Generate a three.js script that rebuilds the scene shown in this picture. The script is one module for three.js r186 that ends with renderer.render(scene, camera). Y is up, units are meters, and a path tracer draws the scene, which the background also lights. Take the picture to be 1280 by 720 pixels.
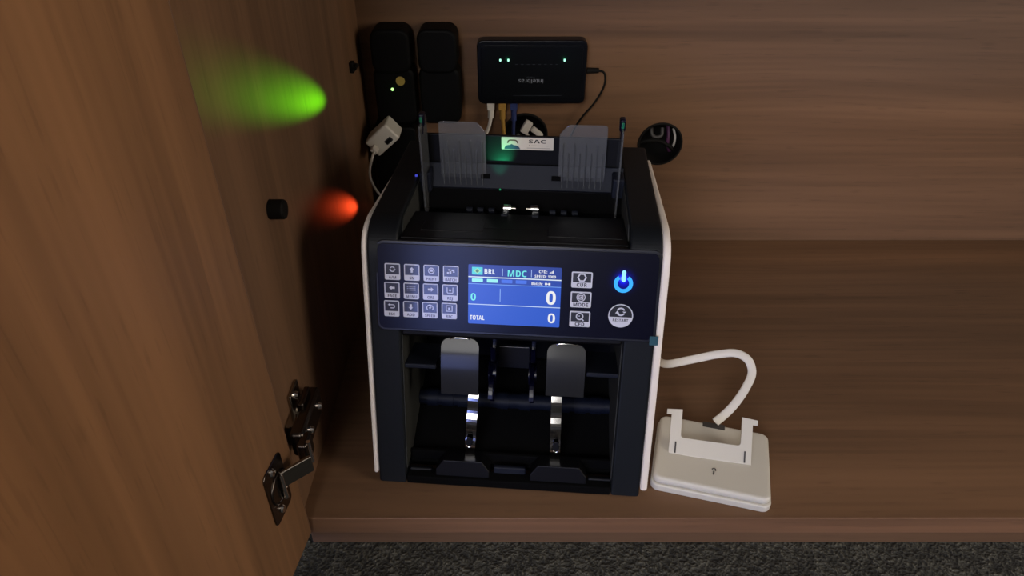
import * as THREE from 'three';
import { RoundedBoxGeometry } from 'three/addons/geometries/RoundedBoxGeometry.js';
import { mergeGeometries } from 'three/addons/utils/BufferGeometryUtils.js';
import { RectAreaLightUniformsLib } from 'three/addons/lights/RectAreaLightUniformsLib.js';

// ------------------------------------------------------------------ camera, light, exposure
const scene = new THREE.Scene();
scene.background = new THREE.Color(0x000000);
const camera = new THREE.PerspectiveCamera(45.29, 1280 / 720, 0.02, 30);
camera.position.set(0, 0.64, 0);
camera.rotation.set(-34.8 * Math.PI / 180, 0, 0);
scene.add(camera);
const renderer = new THREE.WebGLRenderer({ antialias: true });
renderer.toneMapping = THREE.LinearToneMapping;
renderer.toneMappingExposure = 1.0;
renderer.shadowMap.enabled = true;
RectAreaLightUniformsLib.init();
// the room's daylight: a warm window in the right wall, a cooler one in the front wall, plus an added low blue pane for the control panel's blue sheen
const UNSEEN_PANES = [
  { color: [1.0, 0.87, 0.72], power: 4.3, w: 0.8, h: 0.8, at: [1.72, 0.95, 0.35], face: [-1, 0, 0] },
  { color: [1.0, 0.98, 0.97], power: 6.3, w: 1.1, h: 1.2, at: [-0.75, 1.5, 2.19], face: [0, 0, -1] },
  { color: [0.27, 0.36, 1.0], power: 5, w: 0.85, h: 0.66, at: [-0.95, 0.4, 2.19], face: [0, 0, -1] },
];
for (const k of UNSEEN_PANES) {
  const l = new THREE.RectAreaLight(new THREE.Color().setRGB(...k.color), k.power, k.w, k.h), p = new THREE.Vector3(...k.at), d = new THREE.Vector3(...k.face);
  l.position.copy(p).addScaledVector(d, 0.012); l.lookAt(p.clone().add(d)); l.name = 'unseen_pane_light'; scene.add(l);
}

// ------------------------------------------------------------------ helpers
let seed = 7;
const rnd = () => { seed = (seed * 1664525 + 1013904223) >>> 0; return seed / 4294967296; };
const used = new Map();
function numbered(name) { const n = used.get(name) ?? 0; used.set(name, n + 1); return n ? name + '_' + String(n).padStart(3, '0') : name; }
function mesh(name, geo, mat, parent, pos, rot) {
  const m = new THREE.Mesh(Array.isArray(geo) ? mergeGeometries(geo.map(flat)) : geo, mat);
  m.castShadow = m.receiveShadow = true;
  m.name = parent ? name : numbered(name);
  if (pos) m.position.set(...pos);
  if (rot) m.rotation.set(...rot);
  (parent ?? scene).add(m);
  return m;
}
function flat(g) { const r = g.index ? g.toNonIndexed() : g; for (const k of Object.keys(r.attributes)) if (!['position', 'normal', 'uv'].includes(k)) r.deleteAttribute(k); return r; }
function thing(name, label, category, pos = [0, 0, 0], turn = 0, group) {
  const o = new THREE.Group(); o.name = numbered(name); o.position.set(...pos); o.rotation.y = turn;
  o.userData = { label, category }; if (group) o.userData.group = group;
  scene.add(o); return o;
}
function tag(o, label, category, group) { o.userData.label = label; o.userData.category = category; if (group) o.userData.group = group; return o; }
function structure(name, geo, mat, pos, rot) { const m = mesh(name, geo, mat, null, pos, rot); m.userData.kind = 'structure'; return m; }
const move = (g, x, y, z) => g.translate(x, y, z);
const box = (w, h, d, x = 0, y = 0, z = 0, r = 0.001) => (r ? new RoundedBoxGeometry(w, h, d, 2, Math.min(r, w / 2.01, h / 2.01, d / 2.01)) : new THREE.BoxGeometry(w, h, d)).translate(x, y, z);
const cyl = (r, h, x, y, z, axis = 'y', seg = 28, r2 = r) => {
  const g = new THREE.CylinderGeometry(r2, r, h, seg); if (axis === 'x') g.rotateZ(-Math.PI / 2); if (axis === 'z') g.rotateX(Math.PI / 2);
  return g.translate(x, y, z);
};
function roundRect(w, h, r, x = 0, y = 0, S = THREE.Shape) {
  const s = new S(), a = x - w / 2, b = y - h / 2, c = x + w / 2, d = y + h / 2;
  s.moveTo(a + r, b); s.lineTo(c - r, b); s.absarc(c - r, b + r, r, -Math.PI / 2, 0); s.lineTo(c, d - r); s.absarc(c - r, d - r, r, 0, Math.PI / 2);
  s.lineTo(a + r, d); s.absarc(a + r, d - r, r, Math.PI / 2, Math.PI); s.lineTo(a, b + r); s.absarc(a + r, b + r, r, Math.PI, Math.PI * 1.5);
  return s;
}
function extrude(shape, depth, bevel = 0, seg = 10) {
  return new THREE.ExtrudeGeometry(shape, { depth: depth - 2 * bevel, bevelEnabled: bevel > 0, bevelSize: bevel, bevelThickness: bevel, bevelSegments: 3, bevelOffset: -bevel, curveSegments: seg }).translate(0, 0, bevel);
}
const poly = (pts) => { const s = new THREE.Shape(); pts.forEach(([x, y], i) => (i ? s.lineTo(x, y) : s.moveTo(x, y))); s.closePath(); return s; };
const tube = (pts, r, seg = 60, rad = 10) => new THREE.TubeGeometry(new THREE.CatmullRomCurve3(pts.map((p) => new THREE.Vector3(...p))), seg, r, rad, false);
function fitUV(g) { // uv 0..1 over the x / y extent of a geometry
  g.computeBoundingBox(); const b = g.boundingBox, p = g.attributes.position, uv = new Float32Array(p.count * 2);
  for (let i = 0; i < p.count; i++) { uv[2 * i] = (p.getX(i) - b.min.x) / (b.max.x - b.min.x); uv[2 * i + 1] = (p.getY(i) - b.min.y) / (b.max.y - b.min.y); }
  g.setAttribute('uv', new THREE.BufferAttribute(uv, 2)); return g;
}
function metreUV(g, across) { // uv in metres: grain (u) along the named axis, by the face's dominant normal
  const p = g.attributes.position, n = g.attributes.normal, uv = new Float32Array(p.count * 2);
  for (let i = 0; i < p.count; i++) {
    const q = { x: p.getX(i), y: p.getY(i), z: p.getZ(i) }, m = { x: Math.abs(n.getX(i)), y: Math.abs(n.getY(i)), z: Math.abs(n.getZ(i)) };
    const main = m.x > m.y && m.x > m.z ? 'x' : m.y > m.z ? 'y' : 'z', rest = ['x', 'y', 'z'].filter((k) => k !== main);
    const u = rest.includes(across) ? across : rest[0], v = rest.find((k) => k !== u);
    uv[2 * i] = q[u]; uv[2 * i + 1] = q[v];
  }
  g.setAttribute('uv', new THREE.BufferAttribute(uv, 2)); return g;
}

// ------------------------------------------------------------------ procedural textures
function lattice(s) { const t = new Float32Array(65536); let k = s >>> 0; for (let i = 0; i < 65536; i++) { k = (k * 1664525 + 1013904223) >>> 0; t[i] = k / 4294967296; } return t; }
const L1 = lattice(11), L2 = lattice(57), L3 = lattice(91);
function noise(L, x, y, px, py) { // value noise, periodic with px, py cells
  const xi = Math.floor(x), yi = Math.floor(y), fx = x - xi, fy = y - yi, sx = fx * fx * (3 - 2 * fx), sy = fy * fy * (3 - 2 * fy);
  const w = (a, m) => ((a % m) + m) % m, at = (a, b) => L[(w(a, px) + w(b, py) * 251) & 65535];
  return (at(xi, yi) * (1 - sx) + at(xi + 1, yi) * sx) * (1 - sy) + (at(xi, yi + 1) * (1 - sx) + at(xi + 1, yi + 1) * sx) * sy;
}
function dataTexture(w, h, f, srgb) {
  const d = new Uint8Array(w * h * 4);
  for (let y = 0; y < h; y++) for (let x = 0; x < w; x++) { const c = f(x / w, y / h), i = (y * w + x) * 4; d[i] = c[0]; d[i + 1] = c[1]; d[i + 2] = c[2]; d[i + 3] = 255; }
  const t = new THREE.DataTexture(d, w, h, THREE.RGBAFormat); t.wrapS = t.wrapT = THREE.RepeatWrapping; t.magFilter = THREE.LinearFilter; t.minFilter = THREE.LinearMipmapLinearFilter; t.generateMipmaps = true;
  if (srgb) t.colorSpace = THREE.SRGBColorSpace; t.needsUpdate = true; return t;
}
// wood laminate: 1.2 m along the grain (u), 0.6 m across (v)
function woodValue(u, v) {
  const warp = (noise(L3, u * 3, v * 6, 3, 6) - 0.5) * 0.035, vv = v + warp;
  const broad = noise(L1, u * 2, vv * 9, 2, 9), band = noise(L2, u * 3, vv * 34, 3, 34), fine = noise(L3, u * 7, vv * 130, 7, 130), pore = noise(L1, u * 40, vv * 380, 40, 380);
  return { t: broad * 0.38 + band * 0.34 + fine * 0.28, pore };
}
const woodMap = dataTexture(1024, 1024, (u, v) => {
  const { t, pore } = woodValue(u, v), k = 0.78 + 0.40 * t - (pore > 0.78 ? (pore - 0.78) * 0.4 : 0), warm = noise(L2, u * 2, v * 5, 2, 5) - 0.5;
  return [112 * k + warm * 6, 84 * k, 62 * k - warm * 6];
}, true);
woodMap.repeat.set(1 / 1.2, 1 / 0.6);
const woodBump = dataTexture(512, 512, (u, v) => { const { t, pore } = woodValue(u, v), c = 255 * (0.55 + 0.3 * t - (pore > 0.75 ? 0.35 * (pore - 0.75) * 4 : 0)); return [c, c, c]; });
woodBump.repeat.copy(woodMap.repeat);
const wood = new THREE.MeshPhysicalMaterial({ map: woodMap, roughness: 0.52, bumpMap: woodBump, bumpScale: 0.00025, specularIntensity: 0.6 });
const woodDoorLit = wood.clone(); woodDoorLit.color.setRGB(1.6, 1.45, 1.22);  // copy of the cabinet wood, lightened and warmed for extra light on the door
const edgeBand = new THREE.MeshPhysicalMaterial({ map: woodMap, color: new THREE.Color().setRGB(1.2, 1.12, 1.12), roughness: 0.4, bumpMap: woodBump, bumpScale: 0.0002 });
const carpetMap = dataTexture(1024, 1024, (u, v) => {
  const a = noise(L1, u * 190, v * 190, 190, 190), b = noise(L2, u * 60, v * 60, 60, 60), c = noise(L3, u * 400, v * 400, 400, 400), k = 0.3 + 1.0 * a * c + 0.35 * b;
  return [80 * k, 79 * k, 71 * k];
}, true);
carpetMap.repeat.set(1 / 0.5, 1 / 0.5);
const carpetBump = dataTexture(1024, 1024, (u, v) => { const a = 255 * (0.6 * noise(L1, u * 190, v * 190, 190, 190) + 0.4 * noise(L3, u * 400, v * 400, 400, 400)); return [a, a, a]; });
carpetBump.repeat.copy(carpetMap.repeat);
const carpet = new THREE.MeshStandardMaterial({ map: carpetMap, bumpMap: carpetBump, bumpScale: 0.004, roughness: 1 });
const grain = dataTexture(256, 256, (u, v) => { const a = 255 * (0.5 * noise(L1, u * 64, v * 64, 64, 64) + 0.5 * noise(L2, u * 120, v * 120, 120, 120)); return [a, a, a]; });
grain.repeat.set(20, 20);

function canvasMap(w, h, draw) {
  const c = document.createElement('canvas'); c.width = w; c.height = h; const g = c.getContext('2d'); draw(g, w, h);
  const t = new THREE.CanvasTexture(c); t.colorSpace = THREE.SRGBColorSpace; t.magFilter = THREE.LinearFilter; t.generateMipmaps = true; t.anisotropy = 8; return t;
}
// ------------------------------------------------------------------ materials
const std = (o) => new THREE.MeshStandardMaterial(o), phys = (o) => new THREE.MeshPhysicalMaterial(o), rgb = (r, g, b) => new THREE.Color().setRGB(r, g, b);
const M = {
  plaster: std({ color: rgb(0.3, 0.285, 0.265), roughness: 0.95 }),
  blackPlastic: phys({ color: rgb(0.006, 0.0065, 0.009), roughness: 0.5, specularIntensity: 0.45, bumpMap: grain, bumpScale: 0.00006 }),
  greyPlastic: phys({ color: rgb(0.01, 0.012, 0.02), roughness: 0.5, specularIntensity: 0.25 }),
  pillarPlastic: phys({ color: rgb(0.006, 0.0075, 0.0095), roughness: 0.48, specularIntensity: 0.45, bumpMap: grain, bumpScale: 0.00005 }),
  deepBlack: phys({ color: rgb(0.0025, 0.0025, 0.0035), roughness: 0.45, specularIntensity: 0.45 }),
  litFace: phys({ color: rgb(0.035, 0.036, 0.034), roughness: 0.6, specularIntensity: 0.4 }),
  roller: phys({ color: rgb(0.005, 0.007, 0.016), roughness: 0.5, specularIntensity: 0.25 }),
  greenGlint: phys({ color: rgb(0.008, 0.13, 0.07), roughness: 0.15, clearcoat: 1 }),
  flap: phys({ color: rgb(0.011, 0.011, 0.0105), roughness: 0.4, specularIntensity: 0.4, clearcoat: 0.2, clearcoatRoughness: 0.12 }),
  matteBlack: phys({ color: rgb(0.002, 0.002, 0.0024), roughness: 0.9, specularIntensity: 0.15 }),
  gloss: phys({ color: rgb(0.0018, 0.002, 0.010), roughness: 0.3, specularIntensity: 0.15, clearcoat: 0.34, clearcoatRoughness: 0.22 }),
  bezel: phys({ color: rgb(0.009, 0.01, 0.016), roughness: 0.3 }),
  white: phys({ color: rgb(0.63, 0.6, 0.53), roughness: 0.45 }),
  whitePanel: phys({ color: rgb(0.82, 0.74, 0.66), roughness: 0.4 }),
  whiteCable: phys({ color: rgb(0.66, 0.62, 0.55), roughness: 0.5 }),
  adapter: phys({ color: rgb(0.0015, 0.0015, 0.0016), roughness: 0.6, specularIntensity: 0.25 }),
  switchBox: phys({ color: rgb(0.002, 0.0026, 0.0045), roughness: 0.34, specularIntensity: 0.5 }),
  rubber: phys({ color: rgb(0.004, 0.0036, 0.003), roughness: 0.75, specularIntensity: 0.4 }),
  smoke: phys({ color: rgb(0.74, 0.75, 0.77), roughness: 0.1, transmission: 0.92, thickness: 0, ior: 1.5 }),
  smokeDark: phys({ color: rgb(0.42, 0.44, 0.47), roughness: 0.12, transmission: 0.85, thickness: 0, ior: 1.5 }),
  chrome: std({ color: rgb(0.75, 0.74, 0.72), metalness: 1, roughness: 0.12 }),
  strip: std({ color: rgb(0.36, 0.35, 0.34), metalness: 1, roughness: 0.08 }),
  nickel: std({ color: rgb(0.35, 0.32, 0.28), metalness: 1, roughness: 0.22 }),
  darkNickel: std({ color: rgb(0.12, 0.1, 0.085), metalness: 1, roughness: 0.25 }),
  yellow: phys({ color: rgb(0.4, 0.22, 0.04), roughness: 0.5 }),
  blue: phys({ color: rgb(0.02, 0.035, 0.13), roughness: 0.5 }),
  purple: phys({ color: rgb(0.08, 0.02, 0.07), roughness: 0.5 }),
  greyCable: phys({ color: rgb(0.05, 0.046, 0.044), roughness: 0.5 }),
  yellowSticker: std({ color: rgb(0.35, 0.25, 0.05), roughness: 0.6 }),
  teal: phys({ color: rgb(0.03, 0.09, 0.12), roughness: 0.2, clearcoat: 0.6 }),
  green: std({ color: rgb(0.02, 0.05, 0.03), emissive: rgb(0.45, 1.0, 0.75), emissiveIntensity: 1.3 }),
  greenLed: std({ color: rgb(0.02, 0.05, 0.02), emissive: rgb(0.5, 1.0, 0.3), emissiveIntensity: 1.6 }),
  redLed: std({ color: rgb(0.1, 0.01, 0.01), emissive: rgb(1.0, 0.1, 0.04), emissiveIntensity: 1.0 }),
  blueDot: std({ color: rgb(0.01, 0.01, 0.06), emissive: rgb(0.1, 0.12, 1.0), emissiveIntensity: 0.5 }),
};
function lamp(parent, color, power, pos, distance) { const l = new THREE.PointLight(color, power, 0, 2); l.position.set(...pos); l.castShadow = true; l.shadow.radius = 0.1; l.name = 'led_light'; parent.add(l); return l; }

// ------------------------------------------------------------------ the setting
structure('floor', metreUV(new THREE.BoxGeometry(3.6, 0.1, 3.5), 'x'), carpet, [0.2, -0.05, 0.55]);
structure('ceiling', new THREE.BoxGeometry(3.6, 0.1, 3.5), M.plaster, [0.2, 2.45, 0.55]);
structure('wall_back', new THREE.BoxGeometry(3.6, 2.4, 0.1), M.plaster, [0.2, 1.2, -1.15]);
structure('wall_front', new THREE.BoxGeometry(3.6, 2.4, 0.1), M.plaster, [0.2, 1.2, 2.26]);
structure('wall_left', new THREE.BoxGeometry(0.1, 2.4, 3.5), M.plaster, [-1.55, 1.2, 0.55]);
structure('wall_right', new THREE.BoxGeometry(0.1, 2.4, 3.5), M.plaster, [1.79, 1.2, 0.55]);
UNSEEN_PANES.forEach((k, i) => structure('unseen_pane_' + (i + 1), new THREE.BoxGeometry(k.face[0] ? 0.012 : k.w, k.h, k.face[0] ? k.w : 0.012), std({ color: rgb(0.2, 0.2, 0.2), emissive: rgb(...k.color), emissiveIntensity: k.power }), k.at));

// ------------------------------------------------------------------ cabinet
const FLOOR_Y = 0.055, CAB = { left: -0.211, right: 1.55, front: -0.437, back: -0.98, top: 0.8 };
{
  const c = thing('cabinet', 'wide brown wood laminate cabinet with its left door swung open', 'cabinet');
  const w = CAB.right - CAB.left;
  // back panel with two cable holes
  const bs = poly([[CAB.left - 0.022, 0.02], [CAB.right + 0.022, 0.02], [CAB.right + 0.022, CAB.top + 0.02], [CAB.left - 0.022, CAB.top + 0.02]]);
  for (const [x, y] of [[0.2235, 0.2235], [0.0195, 0.238]]) { const h = new THREE.Path(); h.absarc(x, y, 0.0325, 0, Math.PI * 2, true); bs.holes.push(h); }
  mesh('back_panel', metreUV(extrude(bs, 0.018, 0, 40), 'x'), wood, c, [0, 0, CAB.back - 0.018]);
  for (const [x, y] of [[0.2235, 0.2235], [0.0195, 0.238]]) {
    const ring = new THREE.LatheGeometry([[0, -0.034], [0.0305, -0.034], [0.0305, 0.0008], [0.0318, 0.0016], [0.0338, 0.0012], [0.0342, 0.0001], [0.0325, 0]].map((p) => new THREE.Vector2(...p)), 48).rotateX(Math.PI / 2);  // closed dark back added so the hole looks dark inside
    mesh('cable_grommet', ring, M.rubber, c, [x, y, CAB.back]);
  }
  const bottom = metreUV(box(w + 0.022, 0.023, CAB.front - CAB.back - 0.001, (CAB.left - 0.022 + CAB.right) / 2, FLOOR_Y - 0.0115, (CAB.front + CAB.back) / 2 - 0.0005, 0.0006), 'x');
  const bp = mesh('bottom_panel', bottom, wood, c);
  mesh('edge_band', metreUV(box(w + 0.022, 0.0232, 0.0016, (CAB.left - 0.022 + CAB.right) / 2, FLOOR_Y - 0.0115, CAB.front - 0.0004, 0.0006), 'x'), edgeBand, bp);
  mesh('plinth', metreUV(box(w, FLOOR_Y - 0.023, 0.018, (CAB.left + CAB.right) / 2, (FLOOR_Y - 0.023) / 2, CAB.front - 0.02, 0.0005), 'x'), wood, c);
  mesh('side_panel', metreUV(box(0.022, CAB.top - FLOOR_Y, CAB.front - CAB.back, CAB.left - 0.011, (CAB.top + FLOOR_Y) / 2, (CAB.front + CAB.back) / 2, 0.0006), 'y'), wood, c);
  mesh('side_panel', metreUV(box(0.022, CAB.top - FLOOR_Y, CAB.front - CAB.back, CAB.right + 0.011, (CAB.top + FLOOR_Y) / 2, (CAB.front + CAB.back) / 2, 0.0006), 'y'), wood, c);
  mesh('top_panel', metreUV(box(w + 0.044, 0.023, CAB.front - CAB.back + 0.02, (CAB.left + CAB.right) / 2, CAB.top + 0.0115, (CAB.front + CAB.back) / 2, 0.0006), 'x'), wood, c);
  // left door, opened square to the front; its hinge edge stands at the cabinet's corner
  const door = mesh('door', metreUV(box(0.02, 0.77, 0.5, -0.01, 0.385, 0.25, 0.0012), 'y'), woodDoorLit, c, [-0.202, 0.041, -0.43], [0, -0.12, 0]);
  mesh('edge_band', metreUV(box(0.0202, 0.7702, 0.0016, -0.01, 0.385, -0.0002, 0.0007), 'y'), edgeBand, door);
  // bumper pin on the side wall
  const pin = mesh('bumper_pin', [cyl(0.0088, 0.012, CAB.left + 0.006, 0.353, -0.533, 'x', 32), cyl(0.0088, 0.0016, CAB.left + 0.0128, 0.353, -0.533, 'x', 32, 0.0078)], M.rubber, c);
  pin.userData.label = 'short black rubber peg';
  // concealed hinge
  const hinge = mesh('hinge_arm', [
    box(0.014, 0.030, 0.066, -0.197, 0.157, -0.472, 0.004), box(0.006, 0.042, 0.026, -0.2, 0.157, -0.485, 0.002),
    box(0.01, 0.024, 0.02, -0.19, 0.157, -0.438, 0.003)], M.darkNickel, c);
  hinge.userData.label = 'dark metal hinge arm';
  mesh('mounting_plate', [box(0.004, 0.062, 0.026, -0.209, 0.157, -0.484, 0.0015), box(0.01, 0.026, 0.046, -0.206, 0.157, -0.474, 0.002)], M.nickel, hinge);
  for (const [y, z] of [[0.179, -0.484], [0.135, -0.484]]) mesh('screw', cyl(0.0042, 0.003, -0.2055, y, z, 'x', 16, 0.003), M.chrome, hinge);
  for (const z of [-0.492, -0.46]) mesh('screw', cyl(0.004, 0.003, -0.1885, 0.157, z, 'x', 16, 0.003), M.chrome, hinge);
  mesh('hinge_link', box(0.0035, 0.019, 0.03, 0, 0, 0, 0.0012).rotateY(-0.85).translate(-0.1905, 0.158, -0.4095), M.nickel, hinge);
  mesh('hinge_pin', cyl(0.002, 0.026, -0.1845, 0.157, -0.433, 'y', 14), M.chrome, hinge);
  // cup plate, links and screws ride on the door (its inner face is x = 0)
  const cup = [
    extrude(roundRect(0.034, 0.064, 0.006), 0.0014, 0.0004).rotateY(Math.PI / 2).translate(0.0001, 0.109, 0.034),
    new THREE.TorusGeometry(0.015, 0.0013, 8, 32).rotateY(Math.PI / 2).translate(0.0015, 0.109, 0.031),
    cyl(0.014, 0.0006, 0.0018, 0.109, 0.031, 'x', 28)];
  mesh('hinge_cup', cup, M.darkNickel, door).userData.label = 'metal hinge cup plate on the door';
  mesh('hinge_pin', cyl(0.0022, 0.03, 0.0045, 0.109, 0.03, 'y', 14), M.chrome, door);
  for (const y of [0.133, 0.085]) mesh('screw', cyl(0.0042, 0.0022, 0.0022, y, 0.036, 'x', 16, 0.003), M.chrome, door);
}

// ------------------------------------------------------------------ banknote counter
const LEAN = Math.atan(0.07 / 0.27);
const onFront = (g, x, s, d) => g.translate(x, s, d).rotateX(-LEAN);            // a shape laid on the leaning front: x across, s up the slope, d outward
const TILT = 0.06, onPanel = (g, x, s, d) => g.translate(x, s - 0.178, d).rotateX(-TILT).translate(0, 0.178, 0).rotateX(-LEAN);   // the control panel leans a little further back
const counter = thing('banknote_counter', 'black two-pocket banknote counter with white sides, blue screen and clear hopper guides', 'banknote counter', [-0.0048, FLOOR_Y, -0.4667], -0.0765);
{
  const B = counter;
  const sideways = (pts, x0, x1, bevel = 0) => { // profile in (depth, y), extruded along x
    return extrude(pts, x1 - x0, bevel, 16).rotateY(Math.PI / 2).translate(x0, 0, 0);
  };
  const profile = (inset, topDrop, low = 0.005) => { // shape x = depth, y = height
    const s = new THREE.Shape(), k = Math.tan(LEAN);
    s.moveTo((low + 0.007) * k + inset, low);
    s.lineTo(0.243 * k + inset, 0.243);
    s.bezierCurveTo(0.262 * k + inset, 0.262, 0.078 + inset, 0.273 - topDrop, 0.105 + inset, 0.272 - topDrop);
    s.lineTo(0.275, 0.27 - topDrop * 5); s.lineTo(0.275, low); s.closePath(); return s;
  };
  // outer shell: two cheeks, back block, base, deck
  mesh('side_cheek', sideways(profile(0, 0), -0.135, -0.106, 0.0025), M.pillarPlastic, B);
  mesh('side_cheek', sideways(profile(0, 0), 0.106, 0.135, 0.0025), M.pillarPlastic, B);
  for (const s of [-1, 1]) mesh('white_side_panel', sideways(profile(s < 0 ? 0.001 : -0.0015, 0.003, 0.014), s < 0 ? -0.1405 : 0.1353, s < 0 ? -0.1353 : 0.1425, 0.0022), M.whitePanel, B).userData.label = 'white outer side panel';
  for (const s of [-1, 1]) { // added thin plates, coloured lighter for the side light on the inner cheeks
    const a = s < 0 ? -0.1062 : 0.1052, b = a + 0.001;
    mesh('hopper_lit_face', sideways(poly([[0.082, 0.248], [0.2, 0.236], [0.2, 0.267], [0.1, 0.268]]), a, b), M.litFace, B);
    mesh('pocket_lit_face', sideways(poly([[0.01, 0.02], [0.15, 0.02], [0.15, 0.175], [0.05, 0.175]]), a, b), M.litFace, B);
  }
  mesh('rear_housing', [box(0.2122, 0.262, 0.066, 0, 0.139, -0.242, 0.003), box(0.2122, 0.008, 0.24, 0, 0.009, -0.15, 0.001)], M.blackPlastic, B);
  mesh('base_foot', cyl(0.009, 0.0052, -0.12, 0.0026, -0.03, 'y'), M.rubber, B); mesh('base_foot', cyl(0.009, 0.0052, 0.12, 0.0026, -0.03, 'y'), M.rubber, B);
  mesh('base_foot', cyl(0.009, 0.0052, -0.12, 0.0026, -0.25, 'y'), M.rubber, B); mesh('base_foot', cyl(0.009, 0.0052, 0.12, 0.0026, -0.25, 'y'), M.rubber, B);
  // hopper
  const deck = mesh('hopper_deck', [
    onFront(box(0.2118, 0.096, 0.024, 0, 0, 0, 0.003), 0, 0.2215, -0.014),
    box(0.2118, 0.014, 0.072, 0, 0, 0, 0.002).rotateX(-0.16).translate(0, 0.247, -0.112)], M.deepBlack, B);
  for (const [x, w, z, y] of [[-0.06, 0.06, -0.108, 0.2575], [0.066, 0.07, -0.103, 0.2585], [0.0, 0.072, -0.118, 0.2555]]) mesh('deck_plate', box(w, 0.002, 0.026, 0, 0, 0, 0.001).rotateX(-0.16).translate(x, y - 0.003, z), M.deepBlack, deck);
  for (const x of [-0.014, 0.017]) mesh('deck_track', box(0.007, 0.003, 0.02, 0, 0, 0, 0.001).rotateX(-0.3).translate(x, 0.2468, -0.1515), M.greyPlastic, deck);
  const ramp = mesh('feed_ramp', box(0.2116, 0.026, 0.006, 0, 0, 0, 0.001).rotateX(-0.45).translate(0, 0.2655, -0.198), M.greyPlastic, B);
  mesh('ramp_foot', box(0.2116, 0.022, 0.006, 0, 0, 0, 0.001).rotateX(-0.42).translate(0, 0.2445, -0.1855), M.matteBlack, ramp);
  for (const x of [-0.038, 0.036]) mesh('slot', box(0.0095, 0.005, 0.003, 0, 0, 0, 0.0005).rotateX(-0.45).translate(x, 0.267, -0.1945), M.matteBlack, ramp);
  mesh('lip', box(0.19, 0.0018, 0.003, 0, 0.2545, -0.1885, 0.0005), M.bezel, ramp);
  for (const x of [-0.0125, 0.0155]) {
    const r = mesh('pickup_roller', cyl(0.0042, 0.0078, x, 0.2458, -0.1655, 'x', 24), M.chrome, B);
    mesh('roller_shaft', cyl(0.0016, 0.013, x + (x < 0 ? 0.002 : -0.002), 0.2458, -0.1655, 'x', 12), M.nickel, r);
  }
  for (const x0 of [-0.052, 0.034]) for (let k = 0; k < 3; k++) mesh('idler_roller', cyl(0.003, 0.006, x0 + k * 0.0115, 0.2425, -0.165, 'x', 16), M.greyPlastic, B);
  // dark rear stop plate with its service sticker
  const stop = mesh('rear_stop_plate', box(0.205, 0.04, 0.0035, 0, 0.2885, -0.2065, 0.001), M.deepBlack, B);
  const stickerMap = canvasMap(512, 128, (g, w, h) => {
    g.fillStyle = '#d9d0bf'; g.fillRect(0, 0, w, h); g.strokeStyle = '#b9b0a0'; g.lineWidth = 3; g.strokeRect(3, 3, w - 6, h - 6);
    g.strokeStyle = '#5a3a2c'; g.lineWidth = 13; g.beginPath(); g.moveTo(62, 62); g.quadraticCurveTo(62, 28, 100, 30); g.lineTo(128, 30); g.quadraticCurveTo(158, 34, 158, 62); g.stroke();
    g.fillStyle = '#2c4a66'; g.beginPath(); g.moveTo(28, 124); g.quadraticCurveTo(34, 80, 78, 82); g.lineTo(100, 70); g.lineTo(122, 82); g.quadraticCurveTo(176, 82, 184, 124); g.fill();
    g.fillStyle = '#15110f'; g.save(); g.translate(264, 56); g.scale(1.95, 1); g.font = 'bold 50px sans-serif'; g.fillText('SAC', 0, 0); g.restore();
    g.fillStyle = '#8d8678'; g.fillRect(272, 74, 10, 14); g.fillRect(292, 80, 170, 4); g.fillRect(250, 106, 226, 4);
  });
  mesh('service_sticker', fitUV(extrude(roundRect(0.054, 0.0135, 0.0008), 0.0003)), std({ map: stickerMap, roughness: 0.55 }), stop, [0.0052, 0.3005, -0.2047]).userData.label = 'white service sticker with letters SAC';
  // clear feed guides: ribbed plates
  for (const s of [-1, 1]) {
    const xa = 0.037, xb = 0.085, g = new THREE.Shape(), y0 = 0.249, y1 = 0.326;
    g.moveTo(xa, y0); g.lineTo(xb, y0); g.lineTo(xb, y1 - 0.004); g.quadraticCurveTo(xb, y1, xb - 0.004, y1); g.lineTo(xa + 0.012, y1); g.quadraticCurveTo(xa + 0.009, y1, xa + 0.007, y1 - 0.002); g.lineTo(xa + 0.001, y1 - 0.009); g.quadraticCurveTo(xa, y1 - 0.01, xa, y1 - 0.013); g.closePath();
    const plate = extrude(g, 0.0016, 0.0005); if (s < 0) { plate.scale(-1, 1, 1); const ix = plate.attributes.position, n = plate.attributes.normal; for (let i = 0; i < ix.count; i += 3) for (const A of [ix, n]) { const b = [A.getX(i + 1), A.getY(i + 1), A.getZ(i + 1)]; A.setXYZ(i + 1, A.getX(i + 2), A.getY(i + 2), A.getZ(i + 2)); A.setXYZ(i + 2, ...b); } }
    const p = mesh('feed_guide', plate, M.smoke, B, [s > 0 ? 0.001 : 0.0, 0, -0.196]); p.userData.label = 'clear smoky ribbed feed guide';
    for (let k = 0; k < 8; k++) { const h = k % 2 ? 0.046 : 0.056; mesh('rib', box(0.0013, h, 0.005, s * (xa + 0.004 + k * 0.0058), 0.25 + h / 2, -0.0006 + 0.003, 0.0004), M.smokeDark, p); }
    mesh('guide_foot', box(0.038, 0.003, 0.012, s * 0.064, 0.2505, 0.0, 0.001), M.smokeDark, p);
    // side plates, edge on
    const side = mesh('side_guide', box(0.002, 0.098, 0.034, s * 0.0985, 0.282, -0.182, 0.0006), M.smokeDark, B);
    mesh('green_glint', box(0.003, 0.006, 0.003, s * 0.0985, 0.334, -0.1763, 0.001), M.greenGlint, side);  // green glint on the cap, painted as a small green block
    mesh('guide_cap', [box(0.006, 0.013, 0.01, s * 0.0985, 0.333, -0.182, 0.002), box(0.003, 0.01, 0.006, s * 0.0985, 0.324, -0.178, 0.001)], M.gloss, side);
  }
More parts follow.
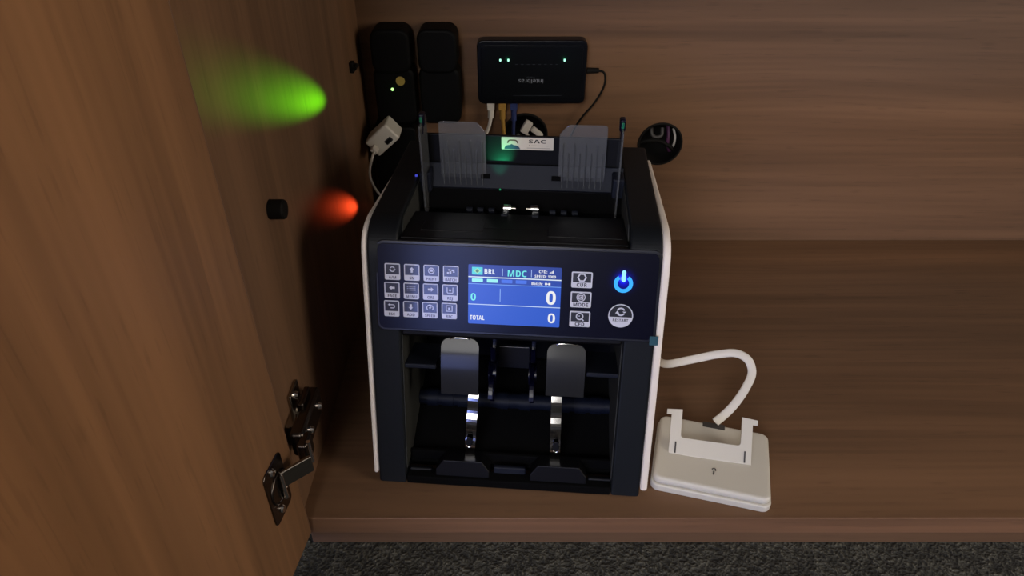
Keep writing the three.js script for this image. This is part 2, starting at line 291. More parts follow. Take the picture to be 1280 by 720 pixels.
  for (const s of [-1, 1]) mesh('guide_mount', box(0.012, 0.022, 0.02, s * 0.1, 0.264, -0.19, 0.002), M.greyPlastic, B);
  // added green lamp in the hopper throws green on the stop plate
  mesh('added_green_lamp', cyl(0.0009, 0.0016, -0.022, 0.2565, -0.186, 'y', 12), std({ color: rgb(0.01, 0.03, 0.02), emissive: rgb(0.05, 1, 0.4), emissiveIntensity: 0.2 }), B);
  { const g = new THREE.SpotLight(rgb(0.04, 1, 0.4), 0.009, 0, 0.5, 0.6, 2); g.position.set(-0.022, 0.2625, -0.178); g.target.position.set(-0.024, 0.289, -0.2047); g.castShadow = true; g.shadow.radius = 0.1; g.name = 'added_green_spot'; B.add(g); B.add(g.target); }
  mesh('blue_dot', cyl(0.0014, 0.0014, -0.1085, 0.2722, -0.18, 'y', 12), M.blueDot, B);  // small emissive blue dot added on the left shoulder

  // control panel
  const panel = mesh('control_panel', onPanel(extrude(roundRect(0.263, 0.0885, 0.008), 0.011, 0.0012), 0.004, 0.225, -0.0075), M.bezel, B);
  mesh('panel_face', onPanel(extrude(roundRect(0.2575, 0.0825, 0.006), 0.0012, 0.0004), 0.004, 0.225, 0.0034), M.gloss, panel);
  const D = 0.0049;
  // screen
  const screenMap = canvasMap(1024, 688, (g, w, h) => {
    const bg = g.createLinearGradient(0, 0, w, h); bg.addColorStop(0, '#3a5fd0'); bg.addColorStop(1, '#2f62d6'); g.fillStyle = '#2b52c6'; g.fillRect(0, 0, w, h);
    g.fillStyle = '#23409c'; g.fillRect(0, 0, w, 140); g.fillStyle = '#2a4cb2'; g.fillRect(0, 148, w, 76); g.fillStyle = '#2f5cd0'; g.fillRect(0, 226, w, 230); g.fillStyle = '#3160d4'; g.fillRect(0, 464, w, 224);
    g.fillStyle = '#5ce0e6'; g.fillRect(40, 30, 118, 86); g.fillStyle = '#a8f0b8'; g.beginPath(); g.moveTo(99, 42); g.lineTo(142, 73); g.lineTo(99, 104); g.lineTo(56, 73); g.fill(); g.fillStyle = '#5a8a70'; g.beginPath(); g.arc(99, 73, 18, 0, 7); g.fill();
    const text = (s, x, y, px, c, sx = 1, al = 'left', wt = 'bold') => { g.save(); g.translate(x, y); g.scale(sx, 1); g.font = wt + ' ' + px + 'px sans-serif'; g.textAlign = al; g.fillStyle = c; g.fillText(s, 0, 0); g.restore(); };
    text('BRL', 172, 104, 80, '#f4fbff', 0.86); g.fillStyle = '#b8d4ff'; g.fillRect(374, 36, 6, 84); g.fillRect(692, 36, 6, 84);
    text('MDC', 426, 122, 100, '#74f2f0', 0.98);
    text('CFD:', 774, 68, 44, '#ffffff', 1); for (let k = 0; k < 4; k++) { g.fillStyle = '#ffffff'; g.fillRect(892 + k * 12, 68 - 8 - k * 8, 8, 8 + k * 8); }
    text('SPEED: 1000', 730, 122, 42, '#ffffff', 0.98);
    g.fillStyle = '#e8f6ff'; g.fillRect(0, 136, w, 12);
    [['#a6fff8', 40], ['#a6fff8', 206], ['#4a78f0', 366], ['#4a78f0', 524]].forEach(([c, x]) => { g.fillStyle = c; g.beginPath(); g.roundRect(x, 160, 122, 40, 8); g.fill(); });
    text('Batch:', 696, 206, 42, '#ffffff', 1); g.fillStyle = '#ffffff'; g.fillRect(846, 186, 60, 8); g.fillRect(846, 178, 22, 24); g.fillRect(884, 178, 22, 24);
    g.fillStyle = '#7fb0ff'; g.fillRect(0, 218, w, 7); g.fillStyle = '#cfe4ff'; g.fillRect(0, 454, w, 9); g.fillStyle = '#9cc4ff'; g.fillRect(352, 268, 7, 150);
    text('0', 24, 416, 118, '#7df6f2', 1); text('0', 978, 424, 214, '#ffffff', 1.0, 'right'); text('0', 978, 640, 156, '#ffffff', 1.05, 'right'); text('TOTAL', 18, 642, 74, '#ffffff', 0.74);
  });
  const screen = mesh('display_screen', onPanel(fitUV(extrude(roundRect(0.0855, 0.0575, 0.0012), 0.0004)), 0.0028, 0.2212, D), std({ color: 0x000000, roughness: 0.25, emissive: 0xffffff, emissiveMap: screenMap, emissiveIntensity: 0.85 }), panel);
  screen.userData.label = 'lit blue screen';
  { const l = new THREE.RectAreaLight(rgb(0.16, 0.28, 0.85), 0.5, 0.084, 0.056); const h = new THREE.Group(); h.name = 'screen_lamp'; h.rotation.x = -LEAN - TILT; h.position.set(0, 0.178 * Math.cos(LEAN), -0.178 * Math.sin(LEAN)); l.name = 'screen_light'; l.position.set(0.0028, 0.0432, D + 0.0012); l.rotation.y = Math.PI; h.add(l); B.add(h); }
  // membrane keys
  const icon = {
    cycle(g) { for (const a of [0, Math.PI]) { g.beginPath(); g.arc(0, 0, 19, a + 0.45, a + 2.75); g.stroke(); const t = a + 2.85; g.beginPath(); g.moveTo(19 * Math.cos(t) - 11, 19 * Math.sin(t) + 4); g.lineTo(19 * Math.cos(t) + 11, 19 * Math.sin(t) + 4); g.lineTo(19 * Math.cos(t), 19 * Math.sin(t) - 12 * (a ? -1 : 1)); g.fill(); } },
    up(g) { g.beginPath(); g.moveTo(0, -25); g.lineTo(20, -3); g.lineTo(9, -3); g.lineTo(9, 23); g.lineTo(-9, 23); g.lineTo(-9, -3); g.lineTo(-20, -3); g.fill(); },
    left(g) { g.rotate(-Math.PI / 2); icon.up(g); }, right(g) { g.rotate(Math.PI / 2); icon.up(g); }, down(g) { g.rotate(Math.PI); icon.up(g); },
    print(g) { g.beginPath(); g.arc(0, 0, 23, 0, 7); g.stroke(); g.fillRect(-14, -6, 28, 14); g.fillRect(-9, -15, 18, 6); },
    batch(g) { g.fillRect(-32, 4, 16, 16); g.fillRect(-12, -4, 16, 24); g.fillRect(6, -18, 24, 14); g.fillRect(-22, -20, 20, 12); g.fillRect(16, -2, 16, 10); },
    menu(g) { g.globalAlpha = 0.7; for (const y of [-18, -4, 10]) { g.fillRect(-36, y, 12, 7); g.fillRect(-18, y, 54, 7); } },
    pocket(g) { g.lineWidth = 7; g.beginPath(); g.moveTo(-24, -24); g.lineTo(-24, 16); g.quadraticCurveTo(-24, 24, -14, 24); g.lineTo(14, 24); g.quadraticCurveTo(24, 24, 24, 16); g.lineTo(24, -24); g.stroke(); g.beginPath(); g.arc(0, 0, 10, 0, 7); g.fill(); },
    record(g) { g.lineWidth = 7; g.strokeRect(-24, -25, 48, 48); g.fillRect(-9, -9, 18, 18); },
    back(g) { g.lineWidth = 8; g.beginPath(); g.moveTo(-20, -12); g.lineTo(12, -12); g.quadraticCurveTo(24, -10, 24, 2); g.quadraticCurveTo(24, 16, 10, 16); g.lineTo(-10, 16); g.stroke(); g.beginPath(); g.moveTo(-32, -12); g.lineTo(-14, -25); g.lineTo(-14, 1); g.fill(); },
    gauge(g) { g.beginPath(); g.arc(0, 2, 26, Math.PI * 0.75, Math.PI * 2.25); g.stroke(); g.beginPath(); g.arc(0, 2, 8, 0, 7); g.fill(); g.fillRect(0, -10, 14, 8); },
    coin(g) { g.lineWidth = 9; g.beginPath(); for (let k = 0; k < 6; k++) { const a = k * Math.PI / 3; g.lineTo(25 * Math.cos(a), 25 * Math.sin(a)); } g.closePath(); g.stroke(); },
    mode(g) { g.lineWidth = 6; g.beginPath(); g.arc(0, 0, 25, 0, 7); g.stroke(); g.strokeRect(-12, -12, 24, 24); g.fillRect(-4, -6, 8, 12); },
    search(g) { g.lineWidth = 8; g.beginPath(); g.arc(-2, -2, 20, 0, 7); g.stroke(); g.beginPath(); g.moveTo(10, 12); g.lineTo(24, 26); g.stroke(); g.fillRect(-8, -8, 7, 7); },
  };
  const keyMap = (draw, word, aspect) => canvasMap(128, 128 * aspect | 0, (g, w, h) => {
    g.fillStyle = '#0b0d18'; g.fillRect(0, 0, w, h); g.fillStyle = g.strokeStyle = '#cbccd8'; g.lineWidth = 9; g.strokeRect(4, 4, w - 8, h - 8); g.fillRect(0, h * 0.66, w, h * 0.34);
    g.save(); g.translate(w / 2, h * 0.35); g.lineWidth = 8; draw(g); g.restore();
    g.fillStyle = '#20222e'; g.font = 'bold ' + (word.length > 4 ? 30 : 33) + 'px sans-serif'; g.textAlign = 'center'; g.fillText(word, w / 2, h * 0.925);
  });
  const key = (draw, word, x, s, w, h) => mesh('key', onPanel(fitUV(extrude(roundRect(w, h, 0.0014), 0.0004)), x, s, D - 0.0001), phys({ map: keyMap(draw, word, h / w), roughness: 0.35, clearcoat: 0.6, clearcoatRoughness: 0.1 }), panel).userData.label = 'key marked ' + word;
  const rows = [[['cycle', 'A/M'], ['up', 'SN'], ['print', 'PRINT'], ['batch', 'BATCH']], [['left', 'FACE'], ['menu', 'MENU'], ['right', 'ORI'], ['pocket', 'REJ']], [['back', 'ESC'], ['down', 'ADD'], ['gauge', 'SPEED'], ['record', 'REC']]];
  rows.forEach((row, j) => row.forEach(([i, word], k) => key(icon[i], word, -0.1108 + k * 0.0182 - j * 0.0008, 0.2396 - j * 0.018, 0.0145, 0.0158)));
  [['coin', 'CUR'], ['mode', 'MODE'], ['search', 'CFD']].forEach(([i, word], j) => key(icon[i], word, 0.0642, 0.2394 - j * 0.0189, 0.019, 0.0152));
  const restartMap = canvasMap(256, 256, (g, w, h) => {
    g.fillStyle = '#0b0d18'; g.fillRect(0, 0, w, h); g.fillStyle = g.strokeStyle = '#cbccda'; g.lineWidth = 11; g.beginPath(); g.arc(128, 128, 122, 0, 7); g.stroke();
    g.save(); g.beginPath(); g.arc(128, 128, 124, 0, 7); g.clip(); g.fillRect(0, 142, 256, 114); g.restore();
    g.save(); g.translate(128, 84); g.scale(2, 2); g.lineWidth = 8; icon.cycle(g); g.restore();
    g.fillStyle = '#20222e'; g.font = 'bold 40px sans-serif'; g.textAlign = 'center'; g.fillText('RESTART', 128, 190);
  });
  mesh('restart_button', onPanel(fitUV(extrude(new THREE.Shape().absarc(0, 0, 0.0114, 0, Math.PI * 2), 0.0004, 0, 48)), 0.1014, 0.2066, D - 0.0001), phys({ map: restartMap, roughness: 0.35, clearcoat: 0.6, clearcoatRoughness: 0.1 }), panel);
  // lit power symbol: open ring and bar
  const sym = new THREE.Shape(), a0 = Math.PI / 2 + 0.62, a1 = Math.PI * 2.5 - 0.62; sym.absarc(0, 0, 0.0086, a0, a1); sym.absarc(0, 0, 0.0052, a1, a0, true);
  const power = mesh('power_button', onPanel(extrude(sym, 0.0005, 0, 28), 0.1018, 0.2375, D - 0.0001), std({ color: 0x000000, emissive: rgb(0.04, 0.42, 1.0), emissiveIntensity: 1.1 }), panel);
  mesh('power_bar', onPanel(extrude(roundRect(0.0036, 0.011, 0.0018), 0.0005), 0.1018, 0.2445, D - 0.0001), std({ color: 0x000000, emissive: rgb(0.3, 0.75, 1.0), emissiveIntensity: 1.2 }), power);
  { const X = new THREE.Vector3(1, 0, 0), v = new THREE.Vector3(0.1018, 0.062, D + 0.007).applyAxisAngle(X, -TILT).add(new THREE.Vector3(0, 0.178, 0)).applyAxisAngle(X, -LEAN); { const q = new THREE.SpotLight(rgb(0.015, 0.03, 1.0), 0.012, 0, 1.15, 0.6, 2); q.position.copy(v); q.target.position.copy(v).add(new THREE.Vector3(0, -Math.sin(LEAN + TILT), -Math.cos(LEAN + TILT)).multiplyScalar(0.01)); q.castShadow = true; q.shadow.radius = 0.1; q.name = 'power_light'; B.add(q); B.add(q.target); }
  }
  mesh('film_tab', onPanel(box(0.008, 0.009, 0.0008, 0, 0, 0, 0.0003), 0.1335, 0.1835, 0.005), M.teal, panel).userData.label = 'teal corner of protective film';

  // pockets
  const pocket = mesh('pocket_back', [box(0.2118, 0.2, 0.006, 0, 0.112, -0.155, 0.001), box(0.2118, 0.006, 0.11, 0, 0, 0, 0.001).rotateX(0.1).translate(0, 0.186, -0.1)], M.deepBlack, B);
  mesh('base_wall', box(0.2118, 0.022, 0.004, 0, 0.016, -0.03, 0.001), M.matteBlack, B);
  mesh('base_bar', box(0.2118, 0.011, 0.014, 0, 0.0085, -0.0105, 0.002), M.matteBlack, B);
  mesh('pocket_floor', box(0.2118, 0.005, 0.13, 0, 0, 0, 0.001).rotateX(0.34).translate(0, 0.034, -0.088), M.matteBlack, B);
  for (const [x, w] of [[-0.09, 0.032], [0.09, 0.032]]) mesh('pocket_ledge', onFront(box(w, 0.005, 0.05, 0, 0, 0, 0.0015), x, 0.138, -0.034), M.greyPlastic, B);
  mesh('exit_roller', [cyl(0.0085, 0.21, 0, 0.044, -0.092, 'x', 24), ...[-0.09, -0.073, -0.056, -0.012, 0.012, 0.056, 0.073, 0.09].map((x) => cyl(0.0098, 0.012, x, 0.044, -0.092, 'x', 24))], M.roller, B);
  const inner = mesh('inner_plate', box(0.034, 0.03, 0.004, -0.001, 0.095, -0.108, 0.001), M.bezel, B);
  // stacker wheels with curved fingers
  for (const x of [-0.02, 0.021]) {
    const w = [cyl(0.012, 0.008, 0, 0, 0, 'x', 28)];
    for (let k = 0; k < 7; k++) {
      const f = new THREE.Shape(); f.moveTo(0.011, -0.003); f.quadraticCurveTo(0.026, -0.004, 0.03, 0.014); f.quadraticCurveTo(0.023, 0.003, 0.011, 0.002); f.closePath();
      w.push(extrude(f, 0.005, 0.0006, 8).rotateZ(k * Math.PI * 2 / 7 + 0.3).translate(0, 0, -0.0025).rotateY(Math.PI / 2));
    }
    mesh('stacker_wheel', w, M.gloss, B, [x, 0.108, -0.068]);
  }
  // smoky stacker flaps with bent top edge, and shiny guide strips standing on the tray lips
  for (const [x, s0, s1] of [[-0.0505, 0.109, 0.1675], [0.054, 0.113, 0.1665]]) {
    const h = s1 - s0, w = 0.0375, f = new THREE.BoxGeometry(w, h, 0.0018, 12, 40, 1), p = f.attributes.position, R = 0.009; // a plate with rounded top corners, bending back towards its top
    for (let k = 0; k < p.count; k++) {
      const y = p.getY(k), d = Math.max(0, y - (h / 2 - R)), half = w / 2 - R + Math.sqrt(Math.max(0, R * R - d * d)), v = (y + h / 2) / h;
      p.setX(k, p.getX(k) / (w / 2) * half); p.setZ(k, p.getZ(k) - 0.0075 * v * v * v + 0.0012);
    }
    f.computeVertexNormals();
    const flap = mesh('stacker_flap', onFront(f, x, (s0 + s1) / 2, -0.011), M.flap, B);
    flap.userData.label = 'smoky grey plastic flap';
    mesh('bent_edge', onFront(tube([[-0.0165, -0.002, 0.0005], [-0.012, 0.0004, 0.001], [0, 0.0012, 0.0012], [0.012, 0.0004, 0.001], [0.0165, -0.002, 0.0005]], 0.0009, 24, 8).scale(0.72, 1, 1), x, s1 - 0.001, -0.0175), M.chrome, flap);
  }
  for (const [x, lean] of [[-0.0412, -0.055], [0.0474, 0.012]]) {
    const st = new THREE.Shape(), pts = [];
    for (let k = 0; k <= 28; k++) { const t = k / 28, y = t * 0.079; pts.push([0.005 * Math.sin(t * Math.PI) - 0.0011 * Math.sin(t * Math.PI * 6), y]); }
    const g = poly([...pts, ...pts.slice().reverse().map(([a, b]) => [a - 0.0015, b])]);
    const strip = mesh('guide_strip', onFront(extrude(g, 0.0108, 0.0003).rotateY(-Math.PI / 2).translate(0.0054, 0, 0).rotateZ(lean), x, 0.0305, -0.014), M.strip, B);
    strip.userData.label = 'shiny metal guide strip';
    mesh('strip_slot', onFront(extrude(roundRect(0.0062, 0.0125, 0.0028), 0.001).rotateZ(lean), x + 0.0005, 0.055, -0.0072), M.deepBlack, strip);
    mesh('strip_clip', onFront(new THREE.TorusGeometry(0.0031, 0.0008, 8, 20, Math.PI).rotateZ(Math.PI), x + 0.0005, 0.0535, -0.0058), M.chrome, strip);
  }
  // tray lips
  const lipShape = (w, h) => poly([[-w / 2, 0], [w / 2, 0], [w / 2, h * 0.6], [w / 2 - 0.008, h], [-w / 2 + 0.008, h], [-w / 2, h * 0.6]]);
  mesh('tray_lip', onFront(extrude(lipShape(0.056, 0.028), 0.02, 0.001), -0.0475, 0.006, -0.024), M.deepBlack, B);
  mesh('tray_lip', onFront(extrude(lipShape(0.058, 0.028), 0.02, 0.001), 0.0515, 0.006, -0.024), M.deepBlack, B);
  mesh('tray_front', onFront(box(0.034, 0.018, 0.006, 0, 0, 0, 0.002), 0.001, 0.0155, -0.014), M.greyPlastic, B);
  for (const x of [-0.092, 0.0945]) mesh('tray_front', onFront(box(0.024, 0.012, 0.006, 0, 0, 0, 0.002), x, 0.013, -0.012), M.blackPlastic, B);
}

// ------------------------------------------------------------------ network switch on the back wall (mounted upside down)
{
  const S = thing('network_switch', 'black network switch with three green lights fixed upside down on the back panel', 'network switch', [0.0275, 0.2945, CAB.back]);
  const W = 0.151, H = 0.088, T = 0.026;
  mesh('case', [extrude(roundRect(W, H, 0.009), T - 0.004, 0.002), extrude(roundRect(W - 0.012, H - 0.012, 0.005), 0.0012, 0.0006)].map((g, i) => g.translate(0, H / 2, i ? T - 0.0015 : 0.002)), M.switchBox, S);
  const print = canvasMap(1024, 592, (g, w, h) => {
    g.fillStyle = '#07090d'; g.fillRect(0, 0, w, h); g.translate(w, h); g.rotate(Math.PI); // printed the other way up
    g.fillStyle = '#8f949c'; g.font = '62px sans-serif'; g.save(); g.translate(386, 232); g.scale(1.1, 1); g.fillText('intelbras', 0, 0); g.restore();
    g.fillStyle = '#5a5f66'; g.font = '20px sans-serif'; g.fillText('SF 800 Q+', 480, 262);
    g.fillStyle = '#3c4148'; for (let k = 0; k < 8; k++) g.fillRect(240 + k * 60, 398, 26, 6);
    g.fillStyle = '#34383e'; g.fillRect(190, 40, 520, 5);
  });
  mesh('top_label', fitUV(extrude(roundRect(W - 0.016, H - 0.016, 0.004), 0.0002)), phys({ map: print, roughness: 0.34, specularIntensity: 0.5 }), S, [0, H / 2, T + 0.0006]);
  for (const x of [-0.0435, -0.0325, 0.0445]) mesh('indicator_light', extrude(roundRect(0.0026, 0.0034, 0.0009), 0.0006), M.green, S, [x, 0.0625, T + 0.0005]);
  for (let k = 0; k < 3; k++) mesh('port_plug', box(0.0105, 0.016, 0.01, -0.058 + k * 0.0165, -0.004, 0.013, 0.001), [M.whiteCable, M.yellow, M.blue][k], S).userData.label = ['white', 'yellow', 'blue'][k] + ' plug';
  for (const x of [-0.034, 0.0445]) lamp(S, rgb(0.05, 1, 0.45), 0.00006, [x, 0.0625, T + 0.006]);
}
// network cables: from the switch down to the hole behind the counter
{
  const zs = CAB.back + 0.013, cable = (pts, m, label) => tag(mesh('network_cable', [tube(pts, 0.0027, 60, 10), tube([pts[0], pts[1]], 0.0042, 8, 12)], m), label, 'cable');
  cable([[-0.0305, 0.283, zs], [-0.031, 0.270, zs], [-0.034, 0.256, zs + 0.001], [-0.040, 0.24, zs], [-0.034, 0.222, zs], [-0.012, 0.218, zs - 0.004], [0.002, 0.226, zs - 0.012], [0.01, 0.232, CAB.back - 0.015]], M.whiteCable, 'white network cable hanging from the left port of the switch');
  cable([[-0.014, 0.283, zs], [-0.0135, 0.268, zs], [-0.012, 0.25, zs], [-0.0115, 0.236, zs], [-0.004, 0.222, zs], [0.006, 0.222, zs - 0.008], [0.014, 0.23, CAB.back - 0.015]], M.yellow, 'yellow network cable hanging from the switch between white and blue');
  cable([[0.0025, 0.283, zs], [0.0025, 0.266, zs], [0.002, 0.25, zs], [0.003, 0.236, zs], [0.008, 0.224, zs - 0.003], [0.016, 0.222, zs - 0.01], [0.022, 0.23, CAB.back - 0.015]], M.blue, 'blue network cable hanging from the right port of the switch');
  tag(mesh('black_cable', [cyl(0.0042, 0.017, 0.113, 0.3385, zs, 'x', 16, 0.0034), tube([[0.12, 0.3385, zs], [0.1285, 0.336, zs], [0.1315, 0.325, zs], [0.1285, 0.311, zs], [0.117, 0.29, zs], [0.105, 0.275, zs], [0.094, 0.258, zs], [0.082, 0.235, zs], [0.06, 0.222, zs - 0.006], [0.035, 0.23, CAB.back - 0.015]], 0.0015, 70, 8)], M.rubber), 'thin black power cord plugged into the side of the network switch', 'cable');
  tag(mesh('cable_connector', [box(0.012, 0.02, 0.008, 0, 0, 0, 0.002).rotateZ(-0.5).translate(0.0215, 0.252, CAB.back + 0.004), box(0.02, 0.008, 0.008, 0, 0, 0, 0.002).rotateZ(-0.7).translate(0.037, 0.244, CAB.back + 0.004), tube([[0.02, 0.244, CAB.back + 0.003], [0.026, 0.232, CAB.back - 0.004], [0.022, 0.228, CAB.back - 0.016]], 0.0025, 20, 8)], M.whiteCable), 'white cable connector poking from the hole just above the sticker', 'connector');
  // cables inside the right-hand hole
  const hx = 0.2235, hy = 0.2235, hz = CAB.back - 0.011;
  const inHole = (name, r, pts, m, label) => tag(mesh(name, tube(pts.map(([x, y, z]) => [hx + x, hy + y, hz + z]), r, 40, 8), m), label, 'cable');
  inHole('cable', 0.0032, [[-0.03, 0.0, 0.004], [-0.014, 0.004, 0.006], [0.002, 0.002, 0.005], [0.018, -0.008, 0.003], [0.024, -0.016, -0.001]], M.rubber, 'black cable lying across the middle of the round wall hole');
  inHole('cable', 0.0028, [[-0.013, 0.02, -0.004], [-0.012, 0.012, 0.002], [-0.006, 0.008, 0.003], [0.002, 0.01, 0.002], [0.004, 0.02, -0.004]], M.greyCable, 'grey cable looped in the top of the round wall hole');
  inHole('cable', 0.0026, [[0.012, 0.026, -0.006], [0.013, 0.012, 0.002], [0.013, -0.002, 0.003], [0.018, -0.016, -0.001]], M.purple, 'purple cable running down the right part of the round wall hole');
  inHole('cable', 0.0018, [[0.021, 0.018, -0.006], [0.0235, 0.008, 0.002], [0.023, -0.006, 0.001], [0.02, -0.018, -0.006]], M.whiteCable, 'thin pale cable at the right rim of the round wall hole');
}

// ------------------------------------------------------------------ power adapters and strip, upper left
function makeAdapter(name, label, x, lit) {
  const A = thing(name, label, 'power adapter', [x, 0.275, CAB.back], 0);
  mesh('case', [extrude(roundRect(0.056, 0.08, 0.012, 0, 0.035), 0.038, 0.004)], M.adapter, A);
  mesh('head', extrude(roundRect(0.053, 0.058, 0.014, 0, 0.098), 0.045, 0.004), M.adapter, A);
  return A;
}
{
  const a = makeAdapter('power_adapter', 'black rounded adapter with lit green light and yellow sticker by the left corner', -0.1625);
  mesh('indicator_light', new THREE.SphereGeometry(0.0021, 16, 12).scale(1, 1, 0.6), M.greenLed, a, [-0.003, 0.0455, 0.0384]);
  mesh('round_sticker', cyl(0.0062, 0.0004, 0, 0, 0, 'z', 28).rotateZ(0.5), M.yellowSticker, a, [0.009, 0.057, 0.0384]).userData.label = 'round yellow sticker';
  lamp(a, rgb(0.15, 1, 0.1), 0.00003, [-0.003, 0.043, 0.046]);
  // the side-firing light of this adapter: a long streak on the side wall
  const s = new THREE.SpotLight(rgb(0.2, 1.0, 0.0), 0.07, 0, 0.105, 1, 2); s.position.set(-0.0035, 0.028, 0.05); s.target.position.set(-0.0365, 0.108, 0.25); s.castShadow = true; s.shadow.radius = 0.1; s.name = 'green_light'; a.add(s); a.add(s.target);
  const b = makeAdapter('power_adapter', 'black rounded adapter without lights, between the lit adapter and the switch', -0.1);
  const strip = thing('power_strip', 'black power strip hanging behind the white charger', 'power strip', [-0.168, 0.075, CAB.back + 0.001]);
  mesh('case', extrude(roundRect(0.062, 0.19, 0.008, 0, 0.098), 0.045, 0.003), M.adapter, strip);
  mesh('switch_light', box(0.008, 0.012, 0.003, -0.012, 0.07, 0.0455, 0.001), M.redLed, strip);
  const r = new THREE.SpotLight(rgb(1.0, 0.07, 0.015), 0.034, 0, 0.13, 1, 2); r.position.set(-0.012, 0.07, 0.05); r.target.position.set(-0.0325, 0.122, 0.15); r.castShadow = true; r.shadow.radius = 0.1; r.name = 'red_light'; strip.add(r); strip.add(r.target);
  tag(mesh('cable_clip', [box(0.006, 0.014, 0.012, CAB.left + 0.003, 0.3635, -0.902, 0.002), cyl(0.003, 0.014, CAB.left + 0.007, 0.3635, -0.902, 'z', 14)], M.rubber), 'small black clip on the left wall beside the lit adapter', 'clip');
  // white charger, twisted in its socket
  const ch = thing('phone_charger', 'white cube phone charger plugged in askew below the lit adapter', 'charger', [-0.179, 0.264, CAB.back + 0.046]);
  ch.rotation.set(0, 0, 0.72);
  mesh('case', [box(0.042, 0.0275, 0.036, 0, 0, 0.02, 0.003), box(0.026, 0.02, 0.004, 0, 0, 0.001, 0.001)], M.white, ch);
  mesh('port', extrude(roundRect(0.0095, 0.0045, 0.001), 0.0008), M.deepBlack, ch, [0.007, -0.006, 0.0386]);
  mesh('port_rim', extrude(roundRect(0.012, 0.007, 0.0015), 0.0006), M.greyCable, ch, [0.007, -0.006, 0.0378]);
  const cx = -0.189, cy = 0.254, cz = CAB.back + 0.085;
  tag(mesh('charging_cable', [box(0.0065, 0.01, 0.014, 0, 0, 0, 0.0015).rotateZ(0.72).translate(cx, cy, cz + 0.006), tube([[cx, cy, cz + 0.011], [cx - 0.002, cy - 0.006, cz + 0.018], [cx - 0.006, cy - 0.018, cz + 0.019], [cx - 0.009, cy - 0.033, cz + 0.016], [cx - 0.007, cy - 0.05, cz + 0.012], [cx - 0.001, cy - 0.068, cz + 0.006], [cx + 0.006, cy - 0.084, cz - 0.01], [cx + 0.01, cy - 0.12, cz - 0.02]], 0.0018, 60, 10)], M.whiteCable), 'white charging cable dangling from the askew charger', 'cable');
}

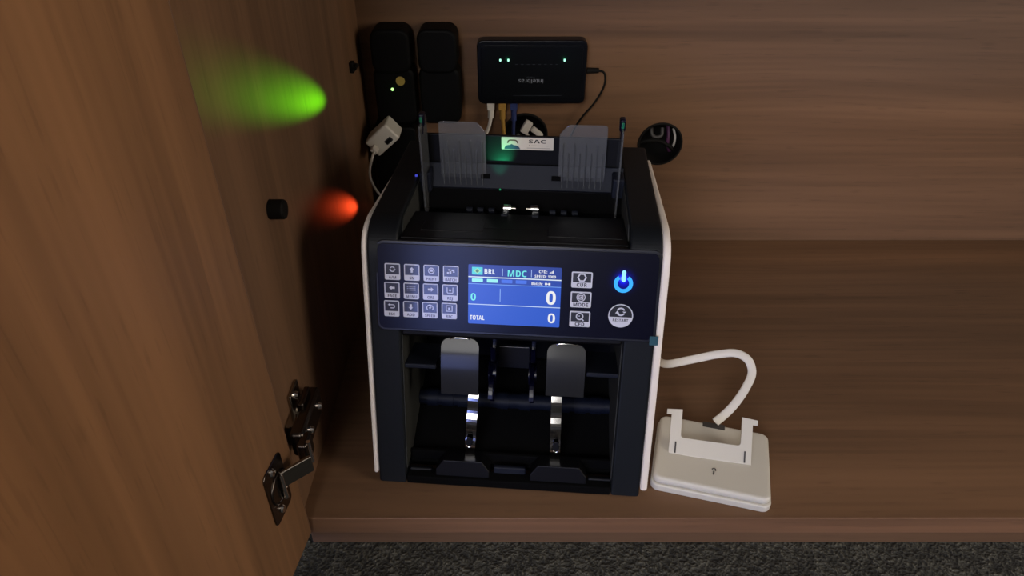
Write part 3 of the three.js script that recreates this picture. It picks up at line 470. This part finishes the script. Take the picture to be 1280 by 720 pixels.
// ------------------------------------------------------------------ white base plate with bracket, right of the counter
{
  const P = thing('bracket_base', 'white square plastic base with raised U-shaped bracket beside the counter', 'wall bracket', [0.2143, FLOOR_Y, -0.504], -0.262);
  const W = 0.121, D = 0.097;
  const slab = (w, d, h, r, y, bev) => extrude(roundRect(w, d, r), h, bev, 12).rotateX(-Math.PI / 2).translate(0, y, 0);
  mesh('lower_shell', slab(W, D, 0.009, 0.009, 0, 0.0018), M.white, P);
  mesh('upper_shell', slab(W - 0.003, D - 0.003, 0.0095, 0.009, 0.0086, 0.004), M.white, P);
  mesh('cable_recess', box(0.024, 0.0014, 0.008, 0.0, 0.0179, -D / 2 + 0.0055, 0.0004), M.greyCable, P);
  // U bracket, leaning back on its hinge slots
  const u = new THREE.Shape(), x1 = 0.0425, L = 0.049, b = 0.0185, t = 0.0115;
  u.moveTo(-x1, 0); u.lineTo(x1, 0); u.lineTo(x1, L - 0.007); u.lineTo(x1 + 0.005, L - 0.007); u.lineTo(x1 + 0.005, L - 0.0015); u.lineTo(x1 - t, L - 0.0); u.lineTo(x1 - t, b + 0.004); u.quadraticCurveTo(x1 - t, b, x1 - t - 0.004, b);
  u.lineTo(-x1 + t + 0.004, b); u.quadraticCurveTo(-x1 + t, b, -x1 + t, b + 0.004); u.lineTo(-x1 + t, L); u.lineTo(-x1 - 0.005, L - 0.0015); u.lineTo(-x1 - 0.005, L - 0.007); u.lineTo(-x1, L - 0.007); u.closePath();
  const br = mesh('bracket', extrude(u, 0.0022, 0.0005), M.white, P, [-0.0035, 0.0172, 0.0068], [-0.95, 0, 0.05]);
  br.userData.label = 'white U-shaped bracket with outward hooks';
  for (const s of [-1, 1]) mesh('slot', box(0.0016, 0.012, 0.0008, s * (x1 - 0.0068), 0.0072, 0.0026, 0.0002), M.greyCable, br);
  // small moulded mark
  const mark = [new THREE.TorusGeometry(0.0017, 0.0006, 8, 20, Math.PI * 1.4).rotateZ(-0.9).rotateX(-Math.PI / 2).translate(0.002, 0.0183, 0.021), box(0.0014, 0.0006, 0.0026, 0.0018, 0.0183, 0.0242, 0.0002), cyl(0.0009, 0.0006, 0.0016, 0.0183, 0.0268, 'y', 12)];
  mesh('moulded_mark', mark, M.greyCable, P);
  // flat cable arching from the base to behind the counter
  const curve = new THREE.CatmullRomCurve3([[0.2275, 0.0755, -0.549], [0.2365, 0.080, -0.554], [0.2475, 0.089, -0.560], [0.262, 0.105, -0.572], [0.2706, 0.118, -0.585], [0.266, 0.129, -0.594], [0.254, 0.132, -0.601], [0.235, 0.127, -0.605], [0.205, 0.117, -0.607], [0.1775, 0.107, -0.612], [0.171, 0.095, -0.66], [0.173, 0.08, -0.72], [0.166, 0.068, -0.79], [0.12, 0.062, -0.84]].map((p) => new THREE.Vector3(...p)));
  const N = 120, pos = [], idx = [], side = new THREE.Vector3(), tan = new THREE.Vector3(), nor = new THREE.Vector3();
  for (let i = 0; i <= N; i++) {
    const t = i / N, p = curve.getPoint(t); curve.getTangent(t, tan);
    const face = new THREE.Vector3(-0.1 - 0.5 * Math.max(0, 0.5 - t), 0.62, 0.75); side.crossVectors(tan, face).normalize();
    nor.crossVectors(tan, side).normalize();
    for (let k = 0; k < 12; k++) { const a = k / 12 * Math.PI * 2, q = p.clone().addScaledVector(side, 0.0047 * Math.cos(a)).addScaledVector(nor, 0.0013 * Math.sin(a)); pos.push(q.x, q.y, q.z); }
    if (i < N) for (let k = 0; k < 12; k++) { const a = i * 12 + k, b2 = i * 12 + (k + 1) % 12; idx.push(a, b2, a + 12, b2, b2 + 12, a + 12); }
  }
  const g = new THREE.BufferGeometry(); g.setAttribute('position', new THREE.Float32BufferAttribute(pos, 3)); g.setIndex(idx); g.computeVertexNormals();
  tag(mesh('flat_cable', g, M.whiteCable), 'white flat cable arching from the bracket base to behind the counter', 'cable');
}

renderer.render(scene, camera);
